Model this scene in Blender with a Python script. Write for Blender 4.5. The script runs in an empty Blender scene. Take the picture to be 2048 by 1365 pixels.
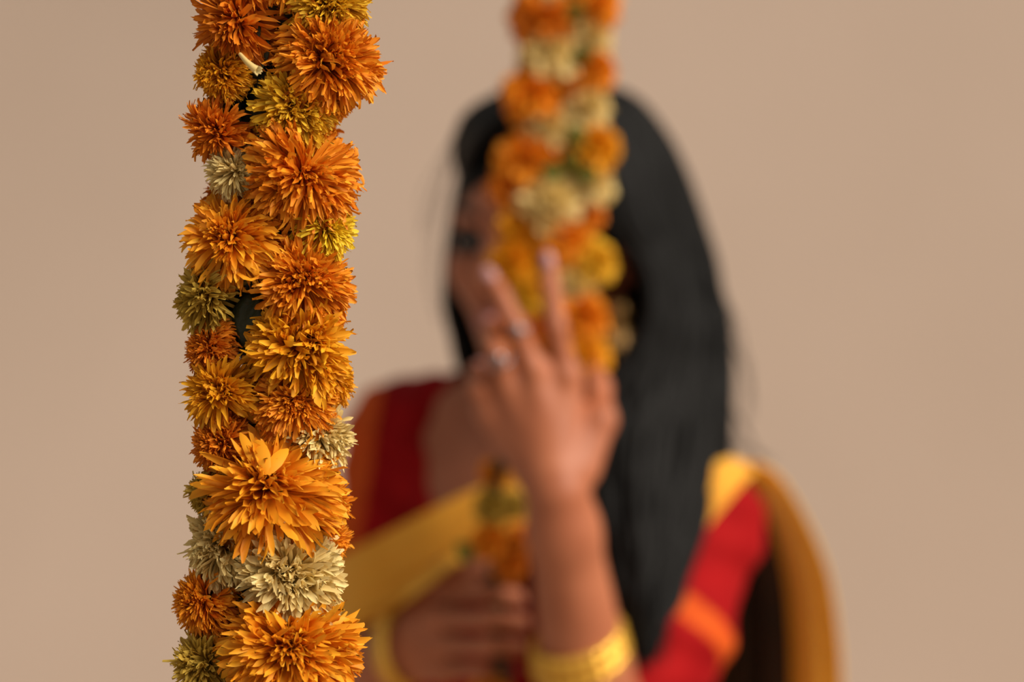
import bpy, math, random
import numpy as np
from mathutils import Vector, Matrix
from mathutils.bvhtree import BVHTree

random.seed(7)
rng = np.random.default_rng(11)
scene = bpy.context.scene
COL = scene.collection

# ------------------------------------------------------------------ camera
FPX = 85.0 / 36.0 * 2048.0
CAMZ = 1.45
cam_d = bpy.data.cameras.new('camera')
cam = bpy.data.objects.new('camera', cam_d)
COL.objects.link(cam)
cam.location = (0, 0, CAMZ)
cam.rotation_euler = (math.pi / 2, 0, 0)
cam_d.lens = 85.0
cam_d.sensor_width = 36.0
cam_d.clip_start = 0.05
cam_d.dof.use_dof = True
cam_d.dof.focus_distance = 1.078
cam_d.dof.aperture_fstop = 4.1
scene.camera = cam

# ------------------------------------------------------------------ light
w = bpy.data.worlds.new('sky')
scene.world = w
w.use_nodes = True
w.node_tree.nodes['Background'].inputs[0].default_value = (1.0, 0.90, 0.79, 1)
w.node_tree.nodes['Background'].inputs[1].default_value = 0.29


# hazy sun from the right, in front of the wall and above: wide and soft
sun_d = bpy.data.lights.new('hazy_sun', 'SUN')
sun_d.energy = 5.0
sun_d.angle = math.radians(42)
sun_d.color = (1.0, 0.90, 0.78)
sun = bpy.data.objects.new('hazy_sun', sun_d)
COL.objects.link(sun)
sun.location = (3, -1, 4)
SUN_AZ, SUN_EL = math.radians(55), math.radians(35)
sdir = Vector((math.sin(SUN_AZ) * math.cos(SUN_EL), -math.cos(SUN_AZ) * math.cos(SUN_EL), math.sin(SUN_EL)))
sun.rotation_euler = sdir.to_track_quat('Z', 'Y').to_euler()

vs = scene.view_settings
vs.view_transform = 'Standard'
vs.look = 'None'
vs.exposure = 0.0
vs.gamma = 1.0
vs.use_curve_mapping = False


# ------------------------------------------------------------------ helpers
def P(u, v, d):
    """photo pixel + distance -> world point"""
    return np.array([(u - 1024.0) / FPX * d, d, CAMZ - (v - 682.5) / FPX * d])


def nrm(a):
    a = np.asarray(a, float)
    return a / np.maximum(np.linalg.norm(a, axis=-1, keepdims=True), 1e-12)


def tag(o, label=None, cat=None, group=None, kind=None):
    if label: o['label'] = label
    if cat: o['category'] = cat
    if group: o['group'] = group
    if kind: o['kind'] = kind
    return o


def empty(name, loc, parent=None):
    o = bpy.data.objects.new(name, None)
    COL.objects.link(o)
    o.empty_display_size = 0.05
    if parent is not None:
        o.parent = parent
        par = np.array(ABS[parent.name])
        o.location = np.array(loc) - par
    else:
        o.location = loc
    ABS[o.name] = tuple(loc)
    return o


ABS = {}


def mesh_obj(name, verts, faces, mats, parent=None, origin=None, smooth=True, mat_idx=None, attrs=None):
    """verts in world space; object origin at `origin`"""
    verts = np.asarray(verts, np.float32)
    if origin is None:
        origin = (0, 0, 0) if parent is None else ABS[parent.name]
    origin = np.array(origin, np.float32)
    me = bpy.data.meshes.new(name)
    faces_np = faces if isinstance(faces, np.ndarray) else None
    if faces_np is not None:
        nf, k = faces_np.shape
        me.vertices.add(len(verts))
        me.vertices.foreach_set('co', (verts - origin).ravel())
        me.loops.add(nf * k)
        me.loops.foreach_set('vertex_index', faces_np.astype(np.int32).ravel())
        me.polygons.add(nf)
        me.polygons.foreach_set('loop_start', np.arange(0, nf * k, k, dtype=np.int32))
        me.polygons.foreach_set('loop_total', np.full(nf, k, np.int32))
        me.update(calc_edges=True)
    else:
        me.from_pydata((verts - origin).tolist(), [], faces)
        me.update()
    if not isinstance(mats, (list, tuple)):
        mats = [mats]
    for m in mats:
        me.materials.append(m)
    if mat_idx is not None:
        me.polygons.foreach_set('material_index', np.asarray(mat_idx, np.int32))
    me.polygons.foreach_set('use_smooth', np.full(len(me.polygons), bool(smooth)))
    if attrs:
        for an, av in attrs.items():
            a = me.attributes.new(an, 'FLOAT', 'POINT')
            a.data.foreach_set('value', np.asarray(av, np.float32))
    me.validate()
    o = bpy.data.objects.new(name, me)
    COL.objects.link(o)
    if parent is not None:
        o.parent = parent
        o.location = origin - np.array(ABS[parent.name], np.float32)
    else:
        o.location = origin
    ABS[o.name] = tuple(float(x) for x in origin)
    return o


def catmull(pts, n):
    pts = np.asarray(pts, float)
    m = len(pts)
    t = np.linspace(0, m - 1 - 1e-9, n)
    i = t.astype(int)
    f = (t - i)[:, None]
    p0 = pts[np.maximum(i - 1, 0)]
    p1 = pts[i]
    p2 = pts[np.minimum(i + 1, m - 1)]
    p3 = pts[np.minimum(i + 2, m - 1)]
    return 0.5 * ((2 * p1) + (-p0 + p2) * f + (2 * p0 - 5 * p1 + 4 * p2 - p3) * f ** 2 + (-p0 + 3 * p1 - 3 * p2 + p3) * f ** 3)


def tube(path, rad, sides=6, flat=1.0, ref=(0, 1, 0)):
    """swept tube; rad scalar or array -> verts, quads (ndarray)"""
    path = np.asarray(path, float)
    n = len(path)
    rad = np.broadcast_to(np.asarray(rad, float), (n,))
    tg = nrm(np.gradient(path, axis=0))
    ref = np.asarray(ref, float)
    a = nrm(np.cross(tg, ref) + 1e-6)
    b = np.cross(tg, a)
    ang = np.arange(sides) / sides * 2 * math.pi
    ring = (np.cos(ang)[None, :, None] * a[:, None, :] + flat * np.sin(ang)[None, :, None] * b[:, None, :])
    v = path[:, None, :] + ring * rad[:, None, None]
    v = v.reshape(-1, 3)
    i, j = np.meshgrid(np.arange(n - 1), np.arange(sides), indexing='ij')
    j2 = (j + 1) % sides
    q = np.stack([i * sides + j, i * sides + j2, (i + 1) * sides + j2, (i + 1) * sides + j], -1).reshape(-1, 4)
    return v, q


def merge(parts):
    vs_, fs_, off = [], [], 0
    for v, f in parts:
        vs_.append(v)
        fs_.append(f + off)
        off += len(v)
    return np.concatenate(vs_), np.concatenate(fs_)


def ellipsoid(c, r, R=None, nu=14, nv=8):
    th = np.linspace(0, math.pi, nv + 1)
    ph = np.arange(nu) / nu * 2 * math.pi
    T, H = np.meshgrid(th, ph, indexing='ij')
    v = np.stack([np.sin(T) * np.cos(H), np.sin(T) * np.sin(H), np.cos(T)], -1).reshape(-1, 3) * np.asarray(r)
    if R is not None:
        v = v @ np.asarray(R)          # rows of R = local axes
    v = v + np.asarray(c)
    i, j = np.meshgrid(np.arange(nv), np.arange(nu), indexing='ij')
    j2 = (j + 1) % nu
    q = np.stack([i * nu + j, (i + 1) * nu + j, (i + 1) * nu + j2, i * nu + j2], -1).reshape(-1, 4)
    return v, q


def grid_faces(n, m):
    i, j = np.meshgrid(np.arange(n - 1), np.arange(m - 1), indexing='ij')
    return np.stack([i * m + j, i * m + j + 1, (i + 1) * m + j + 1, (i + 1) * m + j], -1).reshape(-1, 4)


def shell(G, thick):
    """closed thin sheet from a grid (n,m,3) -> verts, quads"""
    n, m, _ = G.shape
    du = np.gradient(G, axis=0)
    dv = np.gradient(G, axis=1)
    nn = nrm(np.cross(du, dv))
    A = G + nn * thick / 2
    B = G - nn * thick / 2
    v = np.concatenate([A.reshape(-1, 3), B.reshape(-1, 3)])
    f = grid_faces(n, m)
    off = n * m
    idx = np.arange(n * m).reshape(n, m)
    fs = [f[:, ::-1], f + off]
    for line in (idx[0, :], idx[:, -1], idx[-1, ::-1], idx[::-1, 0]):
        a, b = line[:-1], line[1:]
        fs.append(np.stack([a, b, b + off, a + off], -1))
    return v, np.concatenate(fs)


# ------------------------------------------------------------------ materials
def new_mat(name):
    m = bpy.data.materials.new(name)
    m.use_nodes = True
    nt = m.node_tree
    return m, nt, nt.nodes['Principled BSDF']


def simple_mat(name, c0, c1=None, rough=0.6, scale=40.0, bump=0.0, bscale=200.0, metallic=0.0, sheen=0.0, stretch=None, spec=0.5):
    m, nt, b = new_mat(name)
    c1 = c1 or c0
    tc = nt.nodes.new('ShaderNodeTexCoord')
    mp = nt.nodes.new('ShaderNodeMapping')
    nt.links.new(tc.outputs['Object'], mp.inputs[0])
    if stretch: mp.inputs['Scale'].default_value = stretch
    n = nt.nodes.new('ShaderNodeTexNoise')
    n.inputs['Scale'].default_value = scale
    n.inputs['Detail'].default_value = 6
    nt.links.new(mp.outputs[0], n.inputs['Vector'])
    r = nt.nodes.new('ShaderNodeValToRGB')
    r.color_ramp.elements[0].position = 0.32
    r.color_ramp.elements[1].position = 0.68
    r.color_ramp.elements[0].color = (*c0, 1)
    r.color_ramp.elements[1].color = (*c1, 1)
    nt.links.new(n.outputs['Fac'], r.inputs[0])
    nt.links.new(r.outputs[0], b.inputs['Base Color'])
    b.inputs['Roughness'].default_value = rough
    b.inputs['Metallic'].default_value = metallic
    b.inputs['Specular IOR Level'].default_value = spec
    if sheen:
        b.inputs['Sheen Weight'].default_value = sheen
    if bump:
        n2 = nt.nodes.new('ShaderNodeTexNoise')
        n2.inputs['Scale'].default_value = bscale
        n2.inputs['Detail'].default_value = 5
        nt.links.new(mp.outputs[0], n2.inputs['Vector'])
        bp = nt.nodes.new('ShaderNodeBump')
        bp.inputs['Strength'].default_value = bump
        bp.inputs['Distance'].default_value = 0.004
        nt.links.new(n2.outputs['Fac'], bp.inputs['Height'])
        nt.links.new(bp.outputs[0], b.inputs['Normal'])
    return m


def petal_mat(name, dark, light, transl=0.24):
    m, nt, b = new_mat(name)
    at = nt.nodes.new('ShaderNodeAttribute')
    at.attribute_name = 'tint'
    r = nt.nodes.new('ShaderNodeMix')
    r.data_type = 'RGBA'
    r.inputs[6].default_value = (*dark, 1)
    r.inputs[7].default_value = (*light, 1)
    nt.links.new(at.outputs['Fac'], r.inputs[0])
    nt.links.new(r.outputs[2], b.inputs['Base Color'])
    b.inputs['Roughness'].default_value = 0.55
    b.inputs['Specular IOR Level'].default_value = 0.25
    tr = nt.nodes.new('ShaderNodeBsdfTranslucent')
    nt.links.new(r.outputs[2], tr.inputs['Color'])
    mx = nt.nodes.new('ShaderNodeMixShader')
    mx.inputs[0].default_value = transl
    nt.links.new(b.outputs[0], mx.inputs[1])
    nt.links.new(tr.outputs[0], mx.inputs[2])
    nt.links.new(mx.outputs[0], nt.nodes['Material Output'].inputs['Surface'])
    return m


PETAL = {
    'orange': petal_mat('orange petal', (0.70, 0.165, 0.004), (0.97, 0.43, 0.024)),
    'amber': petal_mat('amber petal', (0.76, 0.21, 0.004), (0.99, 0.50, 0.026)),
    'deep': petal_mat('deep orange petal', (0.62, 0.145, 0.005), (0.88, 0.31, 0.018)),
    'gold': petal_mat('golden petal', (0.70, 0.25, 0.005), (0.95, 0.50, 0.020)),
    'yellow': petal_mat('yellow petal', (0.66, 0.32, 0.008), (0.92, 0.60, 0.04)),
    'lemon': petal_mat('lemon petal', (0.70, 0.42, 0.008), (0.94, 0.70, 0.04)),
    'cream': petal_mat('cream petal', (0.68, 0.45, 0.12), (0.94, 0.80, 0.38)),
    'olive': petal_mat('olive yellow petal', (0.46, 0.28, 0.03), (0.74, 0.52, 0.09)),
}
M_GREEN = simple_mat('dark green sepal', (0.016, 0.021, 0.006), (0.040, 0.045, 0.012), 0.6, 120, 0.4, 300)
M_LEAF = simple_mat('garland leaf', (0.012, 0.018, 0.005), (0.032, 0.042, 0.011), 0.55, 60, 0.3, 220)
M_LEAFL = simple_mat('fresh leaf', (0.055, 0.066, 0.008), (0.09, 0.10, 0.016), 0.8, 60, spec=0.1)
M_STRING = simple_mat('cotton string', (0.45, 0.38, 0.26), (0.6, 0.52, 0.4), 0.9, 300)
M_WALL = simple_mat('beige plaster', (0.450, 0.352, 0.284), (0.482, 0.380, 0.309), 0.95, 1.1, 0.25, 60, spec=0.05)
M_FLOOR = simple_mat('cement floor', (0.36, 0.28, 0.22), (0.44, 0.35, 0.28), 0.8, 5, 0.2, 60)
M_BEAM = simple_mat('beam wood', (0.10, 0.055, 0.03), (0.16, 0.09, 0.05), 0.7, 8, stretch=(6, .5, 6))
M_SKIN = simple_mat('skin', (0.36, 0.112, 0.050), (0.43, 0.145, 0.068), 0.5, 30, 0.05, 600, spec=0.35)
M_LIP = simple_mat('lips', (0.42, 0.11, 0.09), (0.48, 0.13, 0.11), 0.4, 60)
M_HAIR = simple_mat('black hair', (0.005, 0.0047, 0.0044), (0.010, 0.0098, 0.0096), 0.55, 30, stretch=(6, 6, 0.6), spec=0.12)
M_RED = simple_mat('red silk', (0.26, 0.0045, 0.006), (0.33, 0.007, 0.008), 0.75, 40, 0.1, 500, spec=0.06)
M_BAND_RIM = simple_mat('orange woven trim with rim light', (0.52, 0.062, 0.008), (0.60, 0.095, 0.012), 0.7, 120, spec=0.08)
M_YEL = simple_mat('yellow silk', (0.76, 0.38, 0.045), (0.84, 0.44, 0.06), 0.6, 25, 0.1, 400, spec=0.15)
M_YELB = simple_mat('golden silk border', (0.86, 0.45, 0.035), (0.94, 0.53, 0.05), 0.45, 60)
M_DARK = simple_mat('dark brown silk', (0.012, 0.007, 0.004), (0.035, 0.015, 0.006), 0.7, 12)
M_GOLD = simple_mat('gold', (0.74, 0.40, 0.045), (0.84, 0.48, 0.07), 0.32, 60, metallic=0.55)
M_OLDGOLD = simple_mat('antique gold', (0.34, 0.19, 0.055), (0.44, 0.26, 0.08), 0.4, 60, metallic=0.4)
M_SILVER = simple_mat('silver', (0.26, 0.22, 0.22), (0.34, 0.28, 0.28), 0.3, 60, metallic=0.8)
M_NAIL = simple_mat('mauve nail', (0.40, 0.20, 0.20), (0.46, 0.24, 0.24), 0.22, 60)
M_EYE = simple_mat('eye white', (0.42, 0.36, 0.32), (0.5, 0.43, 0.38), 0.2, 60)
M_IRIS = simple_mat('dark iris', (0.01, 0.006, 0.004), (0.03, 0.015, 0.008), 0.1, 60)
M_BROW = simple_mat('eyebrow', (0.01, 0.008, 0.007), (0.02, 0.016, 0.013), 0.7, 90)

# ------------------------------------------------------------------ setting
X0, X1, Y0, Y1, ZC = -3.2, 3.2, -1.8, 4.3, 2.75


def slab(name, lo, hi, mat, label, cat):
    lo, hi = np.array(lo), np.array(hi)
    c = np.array([[x, y, z] for x in (0, 1) for y in (0, 1) for z in (0, 1)]) * (hi - lo) + lo
    f = np.array([[0, 1, 3, 2], [4, 6, 7, 5], [0, 4, 5, 1], [2, 3, 7, 6], [0, 2, 6, 4], [1, 5, 7, 3]])
    o = mesh_obj(name, c, f, mat, smooth=False, origin=(0, 0, lo[2]) if False else (0, 0, 0))
    return tag(o, label, cat, kind='structure')


slab('floor', (X0 - .1, Y0, -0.1), (X1 + .6, Y1 + .15, 0.0), M_FLOOR, 'plain cement floor below the beige wall', 'floor')
slab('wall_back', (X0, Y1, 0.0), (X1 + .6, Y1 + 0.15, ZC), M_WALL, 'plain beige plaster wall behind the woman', 'wall')
slab('trim_1', (-0.065, 0.9, ZC), (-0.005, Y1 + 0.15, ZC + 0.08), M_BEAM, 'wooden beam let into the wall that the garlands hang from', 'beam')

# ------------------------------------------------------------------ flowers
ROW_S = np.array([0.0, 0.2, 0.45, 0.7, 0.88, 1.0])
STYLE = {   # n petals, half width, width profile, bend mean/spread, polar max, cup, length
    'pom': dict(n=1000, w=0.047, prof=(.40, .60, .85, 1.0, .95, .35), bend=(0.45, 0.75), tmax=2.15, cup=1.0, len=(0.84, 1.07), cl=.52),
    'ray': dict(n=560, w=0.069, prof=(.30, .55, .88, 1.0, .80, .14), bend=(0.45, 0.60), tmax=2.15, cup=0.7, len=(0.78, 1.14), cl=.45),
    'mid': dict(n=800, w=0.057, prof=(.35, .58, .86, 1.0, .88, .22), bend=(0.45, 0.70), tmax=2.15, cup=0.9, len=(0.80, 1.10), cl=.50),
    'mum': dict(n=600, w=0.070, prof=(.40, .65, .92, 1.0, .88, .30), bend=(0.05, 0.70), tmax=2.15, cup=1.0, len=(0.84, 1.06), cl=.50),
    'mini': dict(n=240, w=0.150, prof=(.40, .60, .90, 1.0, .95, .45), bend=(0.50, 0.35), tmax=2.4, cup=0.15, len=(0.92, 1.05), cl=.10),
}


def flower_petals(c, axis, r, style, rg, squash=1.0):
    """-> verts (N,6,3,3), tint (N,6,3)"""
    S = STYLE[style]
    n = S['n']
    axis = nrm(axis)
    ref = np.array([0, 0, 1.0]) if abs(axis[2]) < 0.8 else np.array([1.0, 0, 0])
    ex = nrm(np.cross(axis, ref))
    ey = np.cross(axis, ex)
    i = np.arange(n)
    cosv = 1 - (i + 0.5) / n * (1 - math.cos(S['tmax']))
    th = np.arccos(cosv) + rg.normal(0, 0.12, n)
    ph = i * 2.399963 + rg.normal(0, 0.16, n)
    # clumped, swept tufts so that the head is not a regular ball
    ncl = 18
    cth = np.arccos(1 - rg.random(ncl) * (1 - math.cos(S['tmax'])))
    cph = rg.random(ncl) * 6.283
    cdir = np.stack([np.sin(cth) * np.cos(cph), np.sin(cth) * np.sin(cph), np.cos(cth)], -1)
    pd = np.stack([np.sin(th) * np.cos(ph), np.sin(th) * np.sin(ph), np.cos(th)], -1)
    push = rg.normal(0, 1, (ncl, 3)) * S['cl']
    clen = rg.normal(0, 0.11, ncl)
    cb = rg.normal(0, 0.35, ncl)
    wgt = np.exp(-(1 - pd @ cdir.T) / 0.07)
    pd = nrm(pd + wgt @ push)
    lenf = 1 + wgt @ clen
    badd = wgt @ cb
    th = np.arccos(np.clip(pd[:, 2], -1, 1))
    ph = np.arctan2(pd[:, 1], pd[:, 0])
    L = r * rg.uniform(S['len'][0], S['len'][1], n) * lenf
    core = np.clip((th - 0.25) / 0.9, 0, 1)                    # the innermost petals close over the heart
    bend = (S['bend'][0] * core - 0.35 * (1 - core)) + rg.normal(0, S['bend'][1], n) * (0.45 + 0.55 * core) + badd
    rad = (np.cos(ph)[:, None] * ex + np.sin(ph)[:, None] * ey)           # (n,3)
    tan = (-np.sin(ph)[:, None] * ex + np.cos(ph)[:, None] * ey)
    sub = np.linspace(0, 1, 21)
    a = th[:, None] - 0.25 + (bend[:, None] + 0.25) * sub[None, :] ** 1.6        # angle along petal
    d = np.cos(a)[..., None] * axis + np.sin(a)[..., None] * rad[:, None, :]
    pos = np.cumsum(d, axis=1) / 21.0
    pos = pos - pos[:, :1]
    pos = pos / np.linalg.norm(pos[:, -1:], axis=-1, keepdims=True).clip(0.75)
    k = np.round(ROW_S * 20).astype(int)
    base = c + (np.sin(th)[:, None] * rad * 0.10 + np.cos(th)[:, None] * axis * 0.02) * r
    lat = rg.normal(0, 0.20 if style != 'mini' else 0.08, n)        # petals curl sideways too
    ctr = base[:, None, :] + pos[:, k] * L[:, None, None] + tan[:, None, :] * (lat * L)[:, None, None] * (ROW_S ** 1.8)[None, :, None]
    dk = d[:, k]
    nk = np.cross(np.broadcast_to(tan[:, None, :], dk.shape), dk)
    nk = nrm(nk)
    roll = rg.normal(0, 0.7, n)[:, None, None] * ROW_S[None, :, None]
    tk = np.cos(roll) * tan[:, None, :] + np.sin(roll) * nk
    nk2 = -np.sin(roll) * tan[:, None, :] + np.cos(roll) * nk
    W = r * S['w'] * rg.uniform(0.72, 1.3, n)[:, None] * np.array(S['prof'])[None, :] * (0.75 + 0.25 * np.sin(np.minimum(th, 1.57)))[:, None]
    cup = S['cup'] * rg.uniform(0.3, 1.5, n)[:, None] * W
    # the upper face of a petal looks towards the flower's axis
    sgn = np.sign((nk2[:, 3] * axis).sum(-1) + 1e-9)[:, None, None]
    lift = nk2 * sgn * cup[..., None]
    v = np.stack([ctr - tk * W[..., None] + lift, ctr, ctr + tk * W[..., None] + lift], 2)
    v += rg.normal(0, 0.014 * r, v.shape) * ROW_S[None, :, None, None]
    # petals hang a little under their own weight
    v[..., 2] -= (r * rg.uniform(0.0, 0.16, n))[:, None, None] * (ROW_S ** 2)[None, :, None]
    if squash != 1.0:
        rel = v - c
        v = c + rel - (rel @ axis)[..., None] * axis * (1 - squash)
    t = np.clip(rg.normal(0.55, 0.22, n)[:, None] * 0.75 + 0.25 * ROW_S[None, :], 0, 1)
    t = np.repeat(t[..., None], 3, 2)
    t[:, :, 1] -= 0.06
    return v, np.clip(t, 0, 1)


PF = grid_faces(6, 3)


def petals_to_mesh(v, t):
    n = len(v)
    f = (PF[None] + (np.arange(n) * 18)[:, None, None]).reshape(-1, 4)
    return v.reshape(-1, 3), f, t.reshape(-1)


def leaf_mesh(base, direc, up, L, W, curl=0.4):
    direc, up = nrm(direc), nrm(up)
    side = nrm(np.cross(direc, up))
    up = np.cross(side, direc)
    s = np.linspace(0, 1, 7)
    prof = np.array([.15, .65, .95, 1.0, .8, .45, .03])
    c = base + direc * (s * L)[:, None] - up * (curl * L * s ** 2)[:, None]
    rows = []
    for k in (-1, -.5, 0, .5, 1):
        rows.append(c + side * (k * W * prof)[:, None] + up * (abs(k) * 0.25 * W * prof)[:, None])
    return np.stack(rows, 1)


# ------------------------------------------------------------------ near garland
D0 = 1.10
CU = 533.0            # pixel column of the garland's core
near = empty('marigold_garland', P(CU, 682, D0) * np.array([1, 1, 0]) + np.array([0, 0, 1.15]))
tag(near, 'sharply focused hanging garland of orange, yellow and cream flowers, nobody touching it', 'garland', 'flower garlands')

# u, v, r(px), colour, style, sideways angle (deg, 0 = to the camera, + = right), tilt up (deg)
NEAR = [
    (478, -60, 80, 'deep', 'ray', -30, 0), (600, -95, 90, 'orange', 'pom', 20, 0),
    (472, 42, 82, 'deep', 'ray', -38, -25), (655, 8, 72, 'yellow', 'pom', 30, 0),
    (660, 122, 98, 'orange', 'pom', 34, 12), (655, 195, 62, 'orange', 'pom', 60, -45),
    (442, 142, 54, 'gold', 'pom', -55, 0), (588, 212, 74, 'yellow', 'mum', 10, -5),
    (436, 265, 62, 'deep', 'ray', -50, -35), (467, 340, 49, 'cream', 'ray', -24, 8),
    (612, 345, 103, 'orange', 'pom', 26, 2), (458, 470, 86, 'amber', 'ray', -22, 20),
    (652, 455, 57, 'lemon', 'ray', 34, 6), (608, 560, 90, 'orange', 'mid', 26, 12),
    (412, 590, 70, 'olive', 'mum', -62, 5), (422, 700, 56, 'deep', 'pom', -62, 0),
    (602, 695, 94, 'gold', 'mum', 20, 6), (662, 755, 52, 'gold', 'pom', 78, 0),
    (440, 785, 68, 'gold', 'ray', -38, 8), (592, 803, 76, 'orange', 'pom', 16, 6),
    (640, 868, 70, 'cream', 'mum', 58, -12), (440, 888, 60, 'deep', 'pom', -48, 0),
    (540, 970, 116, 'amber', 'ray', 2, 24), (645, 1005, 60, 'orange', 'pom', 64, 0),
    (655, 1085, 50, 'orange', 'pom', 78, -20), (418, 985, 44, 'olive', 'mum', -72, 0),
    (435, 1092, 76, 'cream', 'mum', -52, 4), (585, 1146, 96, 'cream', 'mum', 16, 4),
    (408, 1200, 66, 'orange', 'pom', -58, 0), (580, 1292, 120, 'amber', 'mid', 8, 12),
    (672, 1312, 52, 'orange', 'pom', 70, 0), (648, 1216, 40, 'cream', 'mum', 62, -10),
    (408, 1325, 68, 'olive', 'ray', -55, 8), (440, 1430, 72, 'orange', 'pom', -45, 0),
    (585, 1460, 95, 'gold', 'pom', 15, 0),
    # the far side of the garland, seen only past its edges
    (470, 215, 58, 'gold', 'pom', -150, 0), (600, 270, 70, 'deep', 'pom', 150, 0), (600, 440, 70, 'orange', 'pom', 165, 0),
    (450, 620, 60, 'deep', 'pom', -150, 0), (610, 650, 66, 'deep', 'pom', 150, 0), (470, 830, 62, 'deep', 'pom', -160, 0),
    (600, 900, 66, 'gold', 'pom', 150, 0), (470, 1050, 60, 'orange', 'pom', -160, 0), (600, 1080, 66, 'deep', 'pom', 150, 0),
    (480, 1260, 66, 'deep', 'pom', -160, 0), (600, 1380, 70, 'orange', 'pom', 150, 0), (470, 400, 58, 'deep', 'pom', -155, 0),
    (590, 60, 66, 'deep', 'pom', 160, 0), (480, 110, 60, 'deep', 'pom', -160, 0),
]
CNAME = {'amber': 'amber orange', 'orange': 'orange', 'deep': 'deep orange', 'gold': 'golden', 'yellow': 'yellow', 'lemon': 'lemon yellow', 'cream': 'cream', 'olive': 'dull olive yellow'}
SCL = FPX / D0
flowers = []
for (u, v, r, col, sty, az, tilt) in NEAR:
    a = math.radians(az)
    tl = math.radians(tilt)
    ax = np.array([math.sin(a) * math.cos(tl), -math.cos(a) * math.cos(tl), math.sin(tl)])
    rr = r / SCL
    yoff = -math.cos(a) * (0.0125 + 0.42 * rr)
    ctr = P(u, v, D0 + yoff)
    base = ctr - ax * rr * 0.18
    pv, pt = flower_petals(base, ax, rr * 1.05, sty, rng, rng.uniform(.82, 1.0))
    flowers.append(dict(base=base, ax=ax, r=rr, col=col, sty=sty, v=pv, t=pt))

# loose, out-curling petals seen at the garland's edge
def loose_petal(fl, pts, width, up):
    c = catmull(pts, 6)
    tg = nrm(np.gradient(c, axis=0))
    side = nrm(np.cross(tg, np.asarray(up, float)))
    W = width * np.array([.35, .7, 1, .95, .7, .15])
    vv = np.stack([c - side * W[:, None], c + nrm(np.cross(side, tg)) * W[:, None] * .3, c + side * W[:, None]], 1)[None]
    fl['v'] = np.concatenate([fl['v'], vv])
    fl['t'] = np.concatenate([fl['t'], np.full((1, 6, 3), 0.55)])
    fl.setdefault('keep', []).append(len(fl['v']) - 1)


loose_petal(flowers[10], [P(688, 332, 1.09), P(706, 322, 1.09), P(714, 306, 1.09), P(709, 293, 1.09)], .0011, (0.3, -1, 0.2))
loose_petal(flowers[10], [P(690, 338, 1.088), P(712, 345, 1.088), P(724, 356, 1.088), P(728, 370, 1.088)], .0010, (0.2, -1, 0.3))
loose_petal(flowers[22], [P(525, 950, 1.06), P(505, 915, 1.065), P(491, 885, 1.07), P(480, 866, 1.075)], .0024, (0.2, -1, 0.3))
loose_petal(flowers[22], [P(535, 950, 1.058), P(528, 920, 1.06), P(519, 895, 1.065), P(510, 880, 1.07)], .0034, (0.0, -1, 0.2))
loose_petal(flowers[22], [P(535, 950, 1.058), P(548, 930, 1.06), P(562, 910, 1.065), P(576, 898, 1.07)], .0032, (0.0, -1, 0.5))
loose_petal(flowers[11], [P(470, 540, 1.075), P(488, 555, 1.07), P(505, 560, 1.07), P(518, 551, 1.072)], .0018, (0, -.4, 1))
loose_petal(flowers[11], [P(480, 520, 1.075), P(495, 525, 1.07), P(510, 540, 1.07), P(517, 552, 1.072)], .0022, (0, -1, .3))

# which petals show largest: cast rays from the camera to points on each petal
allv, allf, off, owner = [], [], 0, []
for k, fl in enumerate(flowers):
    vv, ff, _ = petals_to_mesh(fl['v'], fl['t'])
    allv.append(vv)
    allf.append(ff + off)
    off += len(vv)
    owner.append(np.stack([np.full(len(fl['v']), k), np.arange(len(fl['v']))], 1))
allv = np.concatenate(allv)
allf = np.concatenate(allf)
owner = np.concatenate(owner)
bvh = BVHTree.FromPolygons([tuple(x) for x in allv.tolist()], allf.tolist())
camv = Vector((0, 0, CAMZ))
pv = allv.reshape(-1, 6, 3, 3)
score = np.zeros(len(pv))
e1 = pv[:, 2:, 2] - pv[:, 2:, 0]
e2 = (pv[:, 5, 1] - pv[:, 2, 1])
cr = np.cross(e1.mean(1), e2)
projarea = np.abs(cr[:, 1])
for i in range(len(pv)):
    vis = 0
    for rr_ in (2, 3, 4):
        for cc in (0, 1, 2):
            p = Vector(pv[i, rr_, cc])
            dv = p - camv
            dist = dv.length
            hit = bvh.ray_cast(camv, dv / dist, dist + 0.01)
            if hit[0] is not None and hit[3] > dist - 0.0012:
                vis += 1
    zpx = 682.5 - (pv[i, 3, 1, 2] - CAMZ) * SCL
    if -5 < zpx < 1370:
        score[i] = vis / 9.0 * projarea[i]
keepset = set()
for k, fl in enumerate(flowers):
    for q in fl.get('keep', []):
        keepset.add((k, q))
for i in np.argsort(-score)[:292]:
    keepset.add((int(owner[i, 0]), int(owner[i, 1])))

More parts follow.
